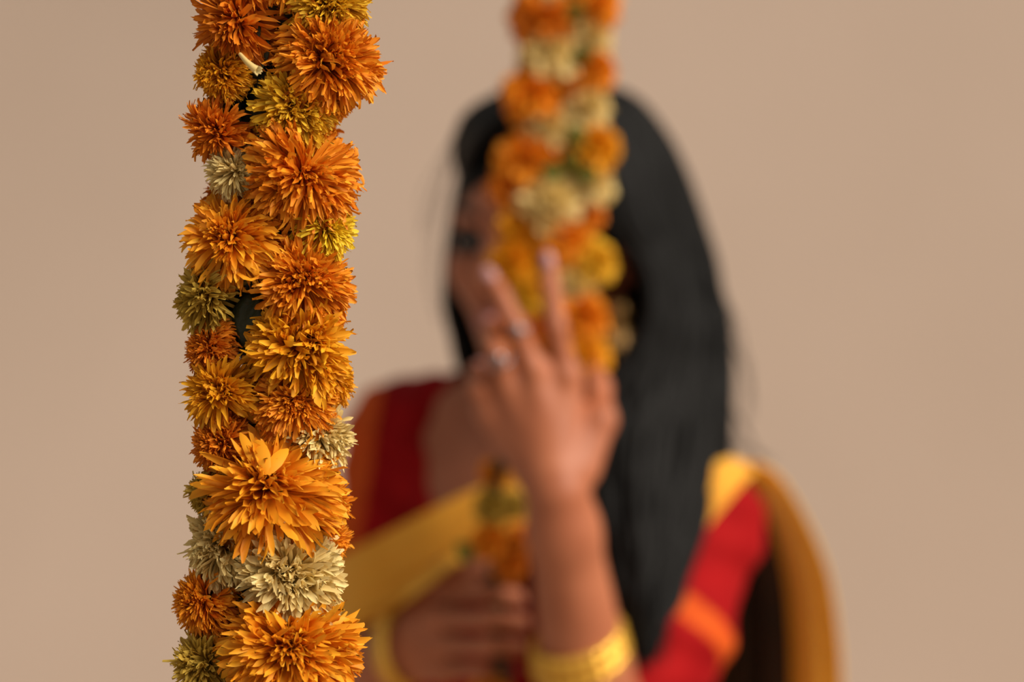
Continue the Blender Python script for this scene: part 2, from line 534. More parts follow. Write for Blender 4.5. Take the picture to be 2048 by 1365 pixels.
for k, fl in enumerate(flowers):
    root = empty('flower', fl['base'], near)
    root['label'] = '%s flower head with %s petals' % (CNAME[fl['col']], {'pom': 'tightly packed frilly', 'mid': 'layered frilly', 'ray': 'broad layered', 'mum': 'densely packed', 'mini': 'packed'}[fl['sty']])
    own = [q for (kk, q) in keepset if kk == k]
    mask = np.ones(len(fl['v']), bool)
    mask[own] = False
    vv, ff, tt = petals_to_mesh(fl['v'][mask], fl['t'][mask])
    o = mesh_obj('petals', vv, ff, PETAL[fl['col']], root, attrs={'tint': tt})
    tag(o, kind='stuff')
    for q in own:
        vv, ff, tt = petals_to_mesh(fl['v'][q:q + 1], fl['t'][q:q + 1])
        mesh_obj('petal', vv, ff, PETAL[fl['col']], root, attrs={'tint': tt})
    # green calyx behind the head
    ax = fl['ax']
    ex = nrm(np.cross(ax, (0, 0.2, 1.0)))
    ey = np.cross(ax, ex)
    cv, cf = ellipsoid(fl['base'] - ax * fl['r'] * 0.36, (fl['r'] * .34, fl['r'] * .34, fl['r'] * .42), np.stack([ex, ey, ax]), 12, 7)
    mesh_obj('calyx', cv, cf, M_GREEN, root)

# bound green core: rolled leaves round the string
corep = [P(CU + 8 * math.sin(k * 1.3), v, D0 + .004) for k, v in enumerate(range(-150, 1560, 60))]
cp = catmull(corep, 160)
cv, cf = tube(cp, 0.0128 + 0.0016 * np.sin(np.arange(160) * 0.9), 12)
mesh_obj('leaf_core', cv, cf, M_GREEN, near)
for k in range(34):
    v = -120 + k * 47
    az = math.radians(-25 + 60 * math.sin(k * 2.1))
    nrml = np.array([math.sin(az), -math.cos(az), 0])
    b = P(CU, v, D0) + nrml * 0.0128
    g = leaf_mesh(b, np.array([0.25 * math.sin(k * 3.3), 0, -1 if k % 2 else 1.0]) + nrml * 0.18, nrml, 0.026, 0.0075, 0.15)
    vv, ff = shell(g, 0.0005)
    mesh_obj('leaf', vv, ff, M_LEAF, near)
# pale tubular floret caught among the petals
fp = catmull([P(480, 108, 1.062), P(492, 122, 1.058), P(505, 134, 1.056), P(512, 139, 1.056)], 10)
fv, ff = tube(fp, np.linspace(.0008, .0019, 10), 8)
flo = mesh_obj('floret', fv, ff, PETAL['cream'], near, attrs={'tint': np.full(len(fv), .45)})
flo['label'] = 'pale tubular floret caught among the petals'
for (du, dv_) in ((12, -4), (13, 3), (10, 8), (2, 12)):
    g = leaf_mesh(fp[-1], P(512 + du, 139 + dv_, 1.052) - fp[-1], (0, -1, 0.2), 0.0042, 0.0011, 0.2)
    vv, f2 = shell(g, 0.0003)
    mesh_obj('floret_lobe', vv, f2, PETAL['cream'], flo, attrs={'tint': np.full(len(vv), .6)})
# string up to the ceiling and its tail
top = np.array([-0.05, cp[0][1], ZC])
sv, sf = tube(catmull([top, (top + cp[0]) / 2, cp[0], cp[80], cp[-1], cp[-1] + np.array([0.002, 0, -0.06])], 60), 0.0011, 6)
mesh_obj('string', sv, sf, M_STRING, near)

# ------------------------------------------------------------------ signed distance modelling
class Field:
    def __init__(s, lo, hi, h):
        s.lo = np.array(lo, float)
        s.h = h
        s.n = np.ceil((np.array(hi) - s.lo) / h).astype(int) + 1
        s.a = np.full(s.n, 1.0, np.float32)

    def _sl(s, mn, mx, pad):
        i0 = np.clip(np.floor((mn - pad - s.lo) / s.h).astype(int), 0, s.n - 1)
        i1 = np.clip(np.ceil((mx + pad - s.lo) / s.h).astype(int) + 1, 1, s.n)
        sl = tuple(slice(a, b) for a, b in zip(i0, i1))
        ax = [(np.arange(a, b) * s.h + l).astype(np.float32) for a, b, l in zip(i0, i1, s.lo)]
        return sl, ax[0][:, None, None], ax[1][None, :, None], ax[2][None, None, :]

    def _mix(s, sl, d, k, sub=False):
        a = s.a[sl]
        if sub:
            d = -d
            h = np.maximum(k - np.abs(a - d), 0) / k
            s.a[sl] = np.maximum(a, d) + h * h * k * 0.25
        else:
            h = np.maximum(k - np.abs(a - d), 0) / k
            s.a[sl] = np.minimum(a, d) - h * h * k * 0.25

    def cone(s, A, B, ra, rb, k=0.01, sub=False):
        A, B = np.asarray(A, float), np.asarray(B, float)
        m = max(ra, rb)
        sl, X, Y, Z = s._sl(np.minimum(A, B) - m, np.maximum(A, B) + m, k + 3 * s.h)
        ba = B - A
        l2 = float(ba @ ba)
        t = ((X - A[0]) * ba[0] + (Y - A[1]) * ba[1] + (Z - A[2]) * ba[2]) / l2
        t = np.clip(t, 0, 1)
        d = np.sqrt((X - A[0] - t * ba[0]) ** 2 + (Y - A[1] - t * ba[1]) ** 2 + (Z - A[2] - t * ba[2]) ** 2) - (ra + (rb - ra) * t)
        s._mix(sl, d.astype(np.float32), k, sub)

    def chain(s, pts, rads, k=0.01):
        for i in range(len(pts) - 1):
            s.cone(pts[i], pts[i + 1], rads[i], rads[i + 1], k)

    def ell(s, c, r, R=None, k=0.01, sub=False):
        c, r = np.asarray(c, float), np.asarray(r, float)
        m = r.max()
        sl, X, Y, Z = s._sl(c - m, c + m, k + 3 * s.h)
        X, Y, Z = X - c[0], Y - c[1], Z - c[2]
        if R is None:
            q = (X / r[0], Y / r[1], Z / r[2])
        else:
            q = [(X * R[i][0] + Y * R[i][1] + Z * R[i][2]) / r[i] for i in range(3)]
        k0 = np.sqrt(q[0] ** 2 + q[1] ** 2 + q[2] ** 2)
        k1 = np.sqrt((q[0] / r[0]) ** 2 + (q[1] / r[1]) ** 2 + (q[2] / r[2]) ** 2)
        d = k0 * (k0 - 1) / np.maximum(k1, 1e-6)
        s._mix(sl, d.astype(np.float32), k, sub)

    def sample(s, p):
        q = np.clip(((np.asarray(p) - s.lo) / s.h), 0, s.n - 1.001)
        i = q.astype(int)
        f = q - i
        out = 0
        for dx in (0, 1):
            for dy in (0, 1):
                for dz in (0, 1):
                    wgt = (f[..., 0] if dx else 1 - f[..., 0]) * (f[..., 1] if dy else 1 - f[..., 1]) * (f[..., 2] if dz else 1 - f[..., 2])
                    out = out + wgt * s.a[i[..., 0] + dx, i[..., 1] + dy, i[..., 2] + dz]
        return out

    def mesh(s, iso=0.0):
        a = s.a - iso
        a = np.pad(a, 1, constant_values=1.0)
        lo = s.lo - s.h
        ins = a < 0
        n = np.array(a.shape)
        cnt = np.zeros(n - 1, np.int8)
        for dx in (0, 1):
            for dy in (0, 1):
                for dz in (0, 1):
                    cnt += ins[dx:n[0] - 1 + dx, dy:n[1] - 1 + dy, dz:n[2] - 1 + dz]
        cells = np.argwhere((cnt > 0) & (cnt < 8))
        vid = np.full(n - 1, -1, np.int32)
        vid[tuple(cells.T)] = np.arange(len(cells))
        corners = [(dx, dy, dz) for dx in (0, 1) for dy in (0, 1) for dz in (0, 1)]
        val = np.stack([a[cells[:, 0] + c[0], cells[:, 1] + c[1], cells[:, 2] + c[2]] for c in corners], 1)
        acc = np.zeros((len(cells), 3))
        num = np.zeros(len(cells))
        for i in range(8):
            for j in range(i + 1, 8):
                ci, cj = np.array(corners[i]), np.array(corners[j])
                if np.abs(ci - cj).sum() != 1: continue
                m = (val[:, i] < 0) != (val[:, j] < 0)
                t = val[:, i] / (val[:, i] - val[:, j] + 1e-20)
                pt = ci[None] + t[:, None] * (cj - ci)[None]
                acc[m] += pt[m]
                num[m] += 1
        verts = (cells + acc / num[:, None]) * s.h + lo
        quads = []
        for axx in range(3):
            o1, o2 = (axx + 1) % 3, (axx + 2) % 3
            sh = [slice(None)] * 3
            sh2 = [slice(None)] * 3
            sh[axx] = slice(0, n[axx] - 1)
            sh2[axx] = slice(1, n[axx])
            x = ins[tuple(sh)] != ins[tuple(sh2)]
            e = np.argwhere(x)
            e = e[(e[:, o1] > 0) & (e[:, o2] > 0) & (e[:, o1] < n[o1] - 1) & (e[:, o2] < n[o2] - 1)]
            flip = ins[tuple(e.T)]
            def cell(d1, d2):
                c = e.copy()
                c[:, o1] -= d1
                c[:, o2] -= d2
                return vid[tuple(c.T)]
            q = np.stack([cell(1, 1), cell(0, 1), cell(0, 0), cell(1, 0)], 1)
            q[~flip] = q[~flip][:, ::-1]
            quads.append(q)
        return verts, np.concatenate(quads)


# ------------------------------------------------------------------ the woman
HC = P(1102, 490, 2.12)                      # head centre at eye level
YAW = math.radians(35)
hF = np.array([-math.sin(YAW), -math.cos(YAW), 0])
hL = np.array([math.cos(YAW), -math.sin(YAW), 0])
hU = np.array([0, 0, 1.0])
HR = np.stack([hL, hF, hU])


def H(l, f, u):
    return HC + hL * l + hF * f + hU * u


Rs, Ls = P(818, 893, 2.27), P(1390, 1060, 2.12)
MID = (Rs + Ls) / 2
tS = nrm((Ls - Rs) * np.array([1, 1, 0.35]))
tF = nrm(np.array([tS[1], -tS[0], 0]))
tU = nrm(np.cross(tS, -tF))
if tU[2] < 0: tU = -tU
TR = np.stack([tS, tF, tU])


def T(l, f, u):
    return MID + tS * l + tF * f + np.array([0, 0, 1.0]) * u


NB = T(0.0, -0.01, 0.055)
Le, Lw = P(1195, 1490, 1.985), P(1115, 985, 1.89)
Re, Rw = P(672, 1420, 2.215), P(782, 1312, 2.075)
ROOT = np.array([MID[0], MID[1] + 0.02, 0.0])
person = empty('person', ROOT)
tag(person, 'person in red blouse and yellow saree with long black hair, holding garland before the face', 'person')

lo, hi = (-0.36, 1.80, -0.01), (0.36, 2.46, 1.70)
VH = 0.003


def torso(F, grow=0.0, arms=True):
    g = grow
    F.ell(T(0, -.005, -.13), (.132 + g, .092 + g, .19 + g), TR, .03)
    F.ell(T(0, .025, -.055), (.125 + g, .070 + g, .095 + g), TR, .05)
    F.cone(Rs, Ls, .043 + g, .043 + g, .05)
    F.ell(T(.075, .075, -.155), (.058 + g, .052 + g, .058 + g), TR, .035)
    F.ell(T(-.075, .075, -.155), (.058 + g, .052 + g, .058 + g), TR, .035)
    F.ell(ROOT + np.array([0, 0, 1.03]), (.118 + g, .085 + g, .15 + g), TR, .06)
    F.ell(ROOT + np.array([0, 0.01, .90]), (.158 + g, .112 + g, .12 + g), TR, .08)
    NM = NB + np.array([0, 0, .03])
    F.cone(NM, Rs + np.array([0, 0, .012]), .040 + g * .5, .038 + g, .04)
    F.cone(NM, Ls + np.array([0, 0, .012]), .040 + g * .5, .038 + g, .04)
    if arms:
        F.chain([Ls, Ls * .5 + Le * .5 + np.array([.014, 0, 0]), Le], [.050 + g, .047 + g, .040 + g], .03)
        F.chain([Rs, Rs * .5 + Re * .5, Re], [.050 + g, .044 + g, .038 + g], .03)


B = Field(lo, hi, VH)
torso(B)
# legs and feet
for sgn in (-1, 1):
    hip = ROOT + tS * np.array([1, 1, 0]) * (.085 * sgn) + np.array([0, 0.005, .86])
    knee = ROOT + tS * np.array([1, 1, 0]) * (.075 * sgn) + tF * .015 + np.array([0, 0, .48])
    ank = ROOT + tS * np.array([1, 1, 0]) * (.075 * sgn) + np.array([0, 0.0, .085])
    B.chain([hip, knee, ank], [.088, .056, .036], .04)
    B.cone(knee * .6 + ank * .4 - tF * .02, ank * .7 + knee * .3 - tF * .01, .045, .034, .03)
    heel = ank - tF * .03
    heel[2] = .032
    toe = ank + tF * .15
    toe[2] = .022
    B.cone(heel, ank, .032, .032, .02)
    B.cone(heel, toe, .032, .022, .02)
    for q in range(5):
        tb = toe + tS * np.array([1, 1, 0]) * sgn * (-.022 + .011 * q)
        B.cone(tb - tF * .02, tb + tF * (.022 - .004 * q), .012, .008, .005)
# neck and head
B.cone(NB - np.array([0, 0, .03]), H(0, -.018, -.06), .056, .050, .03)
B.ell(H(0, -.014, .032), (.073, .093, .083), HR, .02)
B.ell(H(0, .028, -.03), (.061, .058, .078), HR, .03)
B.cone(H(0, .050, -.088), H(.045, -.005, -.055), .024, .024, .02)
B.cone(H(0, .050, -.088), H(-.045, -.005, -.055), .024, .024, .02)
B.ell(H(0, .064, -.094), (.018, .017, .016), HR, .015)
for sgn in (-1, 1):
    B.ell(H(.041 * sgn, .053, -.022), (.026, .026, .024), HR, .02)
B.ell(H(0, .066, .022), (.052, .020, .015), HR, .02)
for sgn in (-1, 1):
    B.ell(H(.031 * sgn, .096, .0), (.017, .017, .013), HR, .012, sub=True)
    B.ell(H(.031 * sgn, .069, .0), (.016, .0155, .0145), HR, .006)
B.cone(H(0, .080, .008), H(0, .101, -.034), .0075, .0100, .010)
B.ell(H(0, .103, -.037), (.0095, .0095, .0085), HR, .006)
for sgn in (-1, 1):
    B.ell(H(.0115 * sgn, .091, -.040), (.0075, .010, .007), HR, .006)
B.ell(H(0, .083, -.0655), (.0225, .0105, .0055), HR, .005)
B.ell(H(0, .083, -.0745), (.0190, .0105, .0065), HR, .005)
for sgn in (-1, 1):
    B.ell(H(.073 * sgn, -.010, -.010), (.007, .017, .030), HR, .006)
    B.ell(H(.081 * sgn, -.005, -.008), (.005, .009, .017), HR, .004, sub=True)
# forearms
B.chain([Le, Le * .7 + Lw * .3, Lw * .85 + Le * .15, Lw], [.036, .036, .027, .025], .015)
B.chain([Re, Re * .7 + Rw * .3, Rw * .85 + Re * .15, Rw], [.037, .039, .029, .026], .015)


def hand(F, wrist, mcps, fingers, thumb, back):
    """palm as a fan of cones to the knuckles, five tapered jointed fingers"""
    back = nrm(back)
    for i, m in enumerate(mcps):
        m = np.asarray(m)
        F.cone(wrist * .80 + m * .20, m - back * .002, .018, .0110, .010)
        F.cone(wrist * .75 + m * .25 - back * .010, m - back * .008, .016, .0115, .012)
        F.ell(m + back * .0045, (.0095, .0095, .0095), None, .006)
    rad = [(.0096, .0083, .0073, .0063), (.0099, .0085, .0075, .0065), (.0095, .0082, .0072, .0062), (.0086, .0074, .0066, .0057)]
    for fg, rr in zip(fingers, rad):
        F.chain(fg, rr[:len(fg)], .004)
    F.chain(thumb, [.017, .0125, .0100, .0080][:len(thumb)], .008)


# her left hand, back of the hand towards the camera, index and middle finger up
L_m = [P(1133, 752, 1.897), P(1068, 738, 1.893), P(1016, 772, 1.900), P(980, 822, 1.912)]
L_f = [
    [L_m[0], P(1113, 655, 1.890), P(1103, 580, 1.893), P(1096, 522, 1.900)],
    [L_m[1], P(1030, 650, 1.885), P(1003, 594, 1.888), P(980, 552, 1.895)],
    [L_m[2], P(992, 706, 1.880), P(978, 664, 1.905), P(985, 648, 1.930)],
    [L_m[3], P(955, 775, 1.900), P(950, 745, 1.925), P(962, 740, 1.945)],
]
L_t = [P(1160, 935, 1.895), P(1200, 840, 1.905), P(1196, 775, 1.932), P(1172, 715, 1.955)]
hand(B, Lw, L_m, L_f, L_t, (0, -1, 0))
# her right hand closed round the garland's lower end
R_m = [P(882, 1185, 2.035), P(872, 1238, 2.022), P(876, 1290, 2.025), P(886, 1338, 2.035)]
R_f = [
    [R_m[0], P(975, 1186, 1.985), P(1032, 1196, 2.005), P(1035, 1204, 2.035)],
    [R_m[1], P(975, 1240, 1.972), P(1040, 1246, 1.995), P(1042, 1252, 2.028)],
    [R_m[2], P(975, 1293, 1.976), P(1036, 1296, 1.998), P(1036, 1300, 2.030)],
    [R_m[3], P(960, 1340, 1.990), P(1010, 1342, 2.008), P(1014, 1344, 2.034)],
]
R_t = [P(845, 1240, 2.055), P(895, 1150, 2.035), P(950, 1136, 2.015), P(1010, 1140, 2.012)]
hand(B, Rw, R_m, R_f, R_t, nrm(np.array([-.6, -.8, .1])))
bv, bq = B.mesh()
cent = bv[bq].mean(1)
loc = (cent - HC) @ HR.T
lip = (((loc - [0, .083, -.0655]) / [.0235, .0135, .0065]) ** 2).sum(1) < 1
lip |= (((loc - [0, .083, -.0745]) / [.0200, .0135, .0075]) ** 2).sum(1) < 1
mi = lip.astype(int)
for sgn in (-1, 1):      # kohl round the eyes
    mi[(((loc - [.031 * sgn + .002 * sgn, .082, .001]) / [.0215, .022, .0125]) ** 2).sum(1) < 1] = 2
body = mesh_obj('body', bv, bq, [M_SKIN, M_LIP, M_BROW], person, mat_idx=mi)
# eyes, brows, nails
for sgn in (-1, 1):
    ec = H(.031 * sgn, .0735, -.001)
    v, f = ellipsoid((0, 0, 0), (.0150, .0138, .0090), np.stack([hL, hF, hU]), 20, 12)
    lc = v @ HR.T
    fc = lc[f].mean(1)
    iris = ((fc[:, 0] + 0.000) ** 2 + (fc[:, 2] * .9) ** 2 <   .0085 ** 2) & (fc[:, 1] > 0)
    e = mesh_obj('eye', v + ec, f, [M_EYE, M_IRIS], body, mat_idx=iris.astype(int))
    for (dz, rr) in ((.0088, .0016), (-.0086, .0012)):       # lash lines
        tt = np.linspace(-1, 1, 14)
        pth = np.stack([H(.031 * sgn + .0158 * q, .0850 - .006 * q * q, dz * (1 - .75 * q * q)) for q in tt])
        v, f = tube(pth, rr, 6)
        mesh_obj('lash_line', v, f, M_BROW, e)
    tt = np.linspace(0, 1, 14)
    pth = np.stack([H(sgn * (.012 + .040 * q), .0880 - .020 * q * q, .021 + .009 * math.sin(q * 2.4) - .003 * q) for q in tt])
    v, f = tube(pth, .0036 * np.sin(tt * 2.6 + .45) + .0005, 8, .5)
    mesh_obj('eyebrow', v, f, M_BROW, body)


def nail(tip, prev, out):
    d = nrm(tip - prev)
    out = nrm(out - d * float(np.dot(out, d)))
    s = np.cross(d, out)
    v, f = ellipsoid(tip + out * .0058 - d * .001, (.0048, .0022, .0078), np.stack([s, out, d]), 12, 8)
    mesh_obj('fingernail', v, f, M_NAIL, body)


for fg in L_f[:2]: nail(fg[-1], fg[-2], np.array([0, -1.0, 0.1]))
for fg in L_f[2:]: nail(fg[-1], fg[-2], np.array([-.4, 0.2, 1.0]))
nail(L_t[-1], L_t[-2], np.array([.9, -.2, .1]))
for fg in R_f: nail(fg[-1], fg[-2], np.array([1.0, .1, 0]))
nail(R_t[-1], R_t[-2], np.array([0, -.4, 1.0]))


def ring(name, c, d, R, r, mat, parent, seg=40, twist=0, label=None):
    d = nrm(d)
    a = nrm(np.cross(d, (0.3, 0.2, 1.0)))
    b = np.cross(d, a)
    t = np.linspace(0, 2 * math.pi, seg + 1)
    i, j = seg, 8
    V = []
    for q in t[:-1]:
        o = np.cos(q) * a + np.sin(q) * b
        rr = r * (1 + (0.22 * math.sin(q * twist) if twist else 0))
        for s in np.arange(j) / j * 2 * math.pi:
            V.append(c + o * (R + rr * math.cos(s)) + d * rr * 1.0 * math.sin(s))
    ii, jj = np.meshgrid(np.arange(i), np.arange(j), indexing='ij')
    f = np.stack([ii * j + jj, ((ii + 1) % i) * j + jj, ((ii + 1) % i) * j + (jj + 1) % j, ii * j + (jj + 1) % j], -1).reshape(-1, 4)
    o = mesh_obj(name, np.array(V), f, mat, parent)
    if label: o['label'] = label
    return o


# finger rings
for fg, lb in ((L_f[1], .86), (L_f[2], .80)):
    c = fg[0] * (1 - lb) + fg[1] * lb
    rg_ = ring('finger_ring', c, fg[1] - fg[0], .0100, .0016, M_SILVER, person, 24, label='silver finger ring with a round stone')
    v, f = ellipsoid(c + np.array([0, -.0118, 0.001]), (.0046, .0028, .0046), None, 14, 8)
    mesh_obj('stone', v, f, M_SILVER, rg_)
# bangles: three gold ones pushed up the raised forearm, one at the other wrist
axf = nrm(Lw - Le)
for k in range(3):
    c = Le * (.640 - .035 * k) + Lw * (.360 + .035 * k) + np.array([-.003, 0, 0])
    ring('bangle', c, axf + np.array([-.16, -.05, 0]) + 0.04 * np.array([0, k - 1, 0]), 0.0372 - .001 * k, .0050, M_GOLD, person, 72, 24, 'twisted gold bangle pushed up the raised forearm')
axr = nrm(Rw - Re)
for k in range(2):
    c = Rw * (.72 + .10 * k) + (R_m[1] + R_m[2]) / 2 * (.28 - .10 * k)
    ring('bangle', c, np.array([.80, -.50, .20]), .0310, .0042, M_GOLD, person, 72, 24, 'gold bangle on the wrist of the lower hand')

# ------------------------------------------------------------------ blouse
BL = Field((-0.36, 1.9, 1.0), (0.36, 2.46, 1.46), VH)
torso(BL, 0.0045, arms=True)
# neckline, waist and sleeve ends cut cleanly
BL.ell(T(0.0, .06, .055), (.098, .17, .105), TR, .006, sub=True)
BL.ell(T(0.0, .02, .075), (.082, .14, .060), TR, .006, sub=True)
sl = np.arange(BL.n[2]) * VH + BL.lo[2]
BL.a = np.maximum(BL.a, (1.06 - sl)[None, None, :]).astype(np.float32)
gx = [np.arange(n) * VH + l for n, l in zip(BL.n, BL.lo)]
for S_, E_, cut in ((Ls, Le, .86), (Rs, Re, .90)):
    c = S_ * (1 - cut) + E_ * cut
    d = nrm(E_ - S_)
    pl = (gx[0] - c[0])[:, None, None] * d[0] + (gx[1] - c[1])[None, :, None] * d[1] + (gx[2] - c[2])[None, None, :] * d[2]
    near_arm = ((gx[0] - E_[0]) ** 2)[:, None, None] + ((gx[1] - E_[1]) ** 2)[None, :, None] + ((gx[2] - E_[2]) ** 2)[None, None, :] < .075 ** 2
    BL.a = np.where(near_arm, np.maximum(BL.a, pl), BL.a).astype(np.float32)
v, q = BL.mesh()
# soft cloth creases on the sleeves
tl = (v - Ls) @ nrm(Le - Ls)
tr = (v - Rs) @ nrm(Re - Rs)
vn = np.zeros_like(v)
fn = np.cross(v[q[:, 1]] - v[q[:, 0]], v[q[:, 3]] - v[q[:, 0]])
for k in range(4): np.add.at(vn, q[:, k], fn)
vn = nrm(vn)
v = v + vn * (.0016 * np.sin(v[:, 2] * 150 + v[:, 0] * 60) + .0012 * np.sin(v[:, 0] * 170 - v[:, 1] * 80))[:, None]
c = v[q].mean(1)
dl = np.linalg.norm(np.cross(c - Ls, nrm(Le - Ls)), axis=1)
dr = np.linalg.norm(np.cross(c - Rs, nrm(Re - Rs)), axis=1)
tl = (c - Ls) @ nrm(Le - Ls) / np.linalg.norm(Le - Ls)
tr = (c - Rs) @ nrm(Re - Rs) / np.linalg.norm(Re - Rs)
band_rim_light = (dl < .082) & (tl > .43) & (tl < .54) | (dr < .062) & (tr > .54) & (tr < .66)
# warm rim light along the sleeve's outer edge, put into the colour
band_rim_light |= (dr < .075) & (c[:, 0] < Rs[0] + .14 * (c[:, 2] - Rs[2]) - .030) & (tr > -.2) & (tr < .54)
mesh_obj('blouse', v, q, [M_RED, M_BAND_RIM], person, mat_idx=band_rim_light.astype(int))

# ------------------------------------------------------------------ saree
def skirt():
    n, m = 40, 160
    G = np.zeros((n, m, 3))
    for i, z in enumerate(np.linspace(1.04, 0.015, n)):
        t = (1.04 - z) / 1.02
        for j in range(m):
            a = j / (m - 1) * 2 * math.pi
            rx = .135 + .055 * math.sin(min(t * 5, 1.57)) + .05 * t
            ry = .100 + .045 * math.sin(min(t * 5, 1.57)) + .07 * t
            front = max(0, math.sin(a)) ** 3
            pl = .012 * t * math.sin(a * 30) * (0.3 + front)
            p = tS * np.array([1, 1, 0]) * (rx + pl) * math.cos(a) + tF * (ry + pl) * math.sin(a)
            G[i, j] = ROOT + p + np.array([0, 0, z])
    return shell(G, .003)


sv, sq = skirt()
upper = [(560, 1190, 2.26), (630, 1140, 2.18), (700, 1102, 2.11), (780, 1062, 2.08), (870, 1016, 2.06), (990, 962, 2.06), (1130, 925, 2.06),
         (1290, 915, 2.07), (1410, 930, 2.09), (1472, 920, 2.13), (1495, 930, 2.19), (1490, 990, 2.26)]
lower = [(580, 1310, 2.26), (640, 1285, 2.18), (700, 1262, 2.11), (780, 1236, 2.085), (860, 1190, 2.06), (975, 1105, 2.035), (1130, 1075, 2.035),
         (1280, 1085, 2.045), (1380, 1096, 2.06), (1430, 1040, 2.065), (1480, 1000, 2.12), (1505, 1010, 2.24)]
U = catmull([P(*q) for q in upper], 90)
Lo = catmull([P(*q) for q in lower], 90)
mm = 34
ww = np.linspace(0, 1, mm)
G = U[:, None, :] * (1 - ww)[None, :, None] + Lo[:, None, :] * ww[None, :, None]
# keep the cloth outside blouse and body, then add long diagonal folds
for it in range(60):
    dd = np.minimum(BL.sample(G), B.sample(G))
    inside = dd < .007
    if not inside.any(): break
    sel = inside & (np.arange(90)[:, None] < 76)
    G[sel] += np.array([-.0005, -.003, .0006])
    sel2 = inside & (np.arange(90)[:, None] >= 76)
    G[sel2] += np.array([.0012, -.0006, .0022])
for it in range(3):
    G[1:-1] = (G[:-2] + 2 * G[1:-1] + G[2:]) / 4
    G[:, 1:-1] = (G[:, :-2] + 2 * G[:, 1:-1] + G[:, 2:]) / 4
ii = np.linspace(0, 1, 90)[:, None]
fold = .0042 * np.sin(ww[None, :] * 24 + 2.2 * np.sin(ii * 5)) + .002 * np.sin(ww[None, :] * 47 + ii * 9)
G[..., 1] -= fold + .006
dv, dq = shell(G, .0016)
v, f = merge([(sv, sq), (dv, dq)])
saree = mesh_obj('saree', v, f, M_YEL, person)
saree['label'] = 'yellow silk saree wrapped across the chest and over the shoulder'
# end of the saree falling behind the shoulder: dark cloth with a golden border
outer = [(1515, 925, 2.16), (1562, 958, 2.19), (1615, 1046, 2.22), (1656, 1150, 2.24), (1674, 1260, 2.26), (1682, 1380, 2.27), (1688, 1700, 2.29), (1684, 2400, 2.31)]
inner = [(1395, 950, 2.24), (1395, 990, 2.30), (1400, 1070, 2.34), (1400, 1160, 2.36), (1395, 1260, 2.37), (1390, 1380, 2.38), (1390, 1700, 2.40), (1390, 2400, 2.40)]
O_ = catmull([P(*q) for q in outer], 70)
I_ = catmull([P(*q) for q in inner], 70)
mm = 40
ww = np.linspace(0, 1, mm)
G = O_[:, None, :] * (1 - ww)[None, :, None] + I_[:, None, :] * ww[None, :, None]
grow = np.linspace(0, 1, 70)[:, None]
G[..., 1] += (.05 * np.sin(ww * 3.14)[None, :] + .010 * np.sin(ww * 26)[None, :]) * np.minimum(grow * 4, 1)
G[:, 0, 1] -= .004
# border curls forward towards the light
bcol = 11
cur = np.sin(np.clip(np.arange(mm) / bcol, 0, 1) * math.pi) ** 0.8
G[..., 1] -= (cur[None, :] * .020) * np.minimum(grow * 5, 1)
pv_, pq = shell(G, .0016)
cidx = pq.min(1) % (70 * mm) % mm
mesh_obj('saree_end', pv_, pq, [M_DARK, M_YELB], saree, mat_idx=(cidx < bcol).astype(int))['label'] = 'dark saree end with a broad golden border hanging behind the shoulder'

# ------------------------------------------------------------------ hair
HF = Field((-0.2, 1.85, 1.05), (0.3, 2.42, 1.72), VH)
HF.ell(H(0, -.022, .036), (.086, .103, .095), HR, .01)
HF.ell(H(.0, .085, -.045), (.066, .09, .098), HR, .012, sub=True)
HF.ell(H(-.02, -.05, -.05), (.075, .065, .10), HR, .03)
for (p, r) in (([(1285, 450, 2.15), (1325, 560, 2.155), (1330, 700, 2.145), (1320, 840, 2.115), (1295, 1000, 2.075), (1275, 1140, 2.035), (1282, 1270, 1.995), (1290, 1330, 1.985)],
                [.026, .032, .035, .036, .032, .024, .014, .005]),
               ([(1265, 760, 2.09), (1255, 880, 2.06), (1255, 1000, 2.03), (1265, 1120, 2.0), (1280, 1260, 1.985)], [.026, .030, .028, .022, .010]),
               ([(1360, 560, 2.19), (1368, 700, 2.18), (1370, 830, 2.155), (1362, 960, 2.105), (1335, 1100, 2.05)], [.018, .021, .022, .020, .012]),
               ([(1010, 560, 2.24), (1000, 700, 2.25), (1030, 850, 2.27), (1060, 1000, 2.29)], [.04, .035, .035, .03])):
    HF.chain([P(*q) for q in p], r, .02)
hv, hq = HF.mesh()
hv = hv.astype(float)
parts = [(hv, hq)]
rg2 = np.random.default_rng(5)
inner = [(1112, 188, 2.09), (1165, 250, 2.035), (1205, 350, 2.020), (1228, 450, 2.018), (1285, 530, 2.030), (1295, 640, 2.030), (1235, 760, 2.025),
         (1198, 880, 2.015), (1205, 1040, 1.995), (1240, 1190, 1.978), (1280, 1335, 1.97)]
outer = [(1150, 178, 2.16), (1255, 205, 2.16), (1330, 300, 2.17), (1380, 420, 2.18), (1392, 540, 2.18), (1412, 660, 2.17), (1422, 790, 2.15),
         (1432, 920, 2.10), (1395, 1060, 2.05), (1345, 1200, 2.01), (1304, 1335, 1.985)]
I_ = np.array([P(*q) for q in inner])
O_ = np.array([P(*q) for q in outer])


def lock(path, r, sides=6):
    n = len(path)
    s = np.linspace(0, 1, n)
    rr = r * np.clip(np.minimum(s * 10 + .35, (1 - s) * 3.5 + .08), 0, 1)
    return tube(path, rr, sides, .55, (0.3, 1, 0))


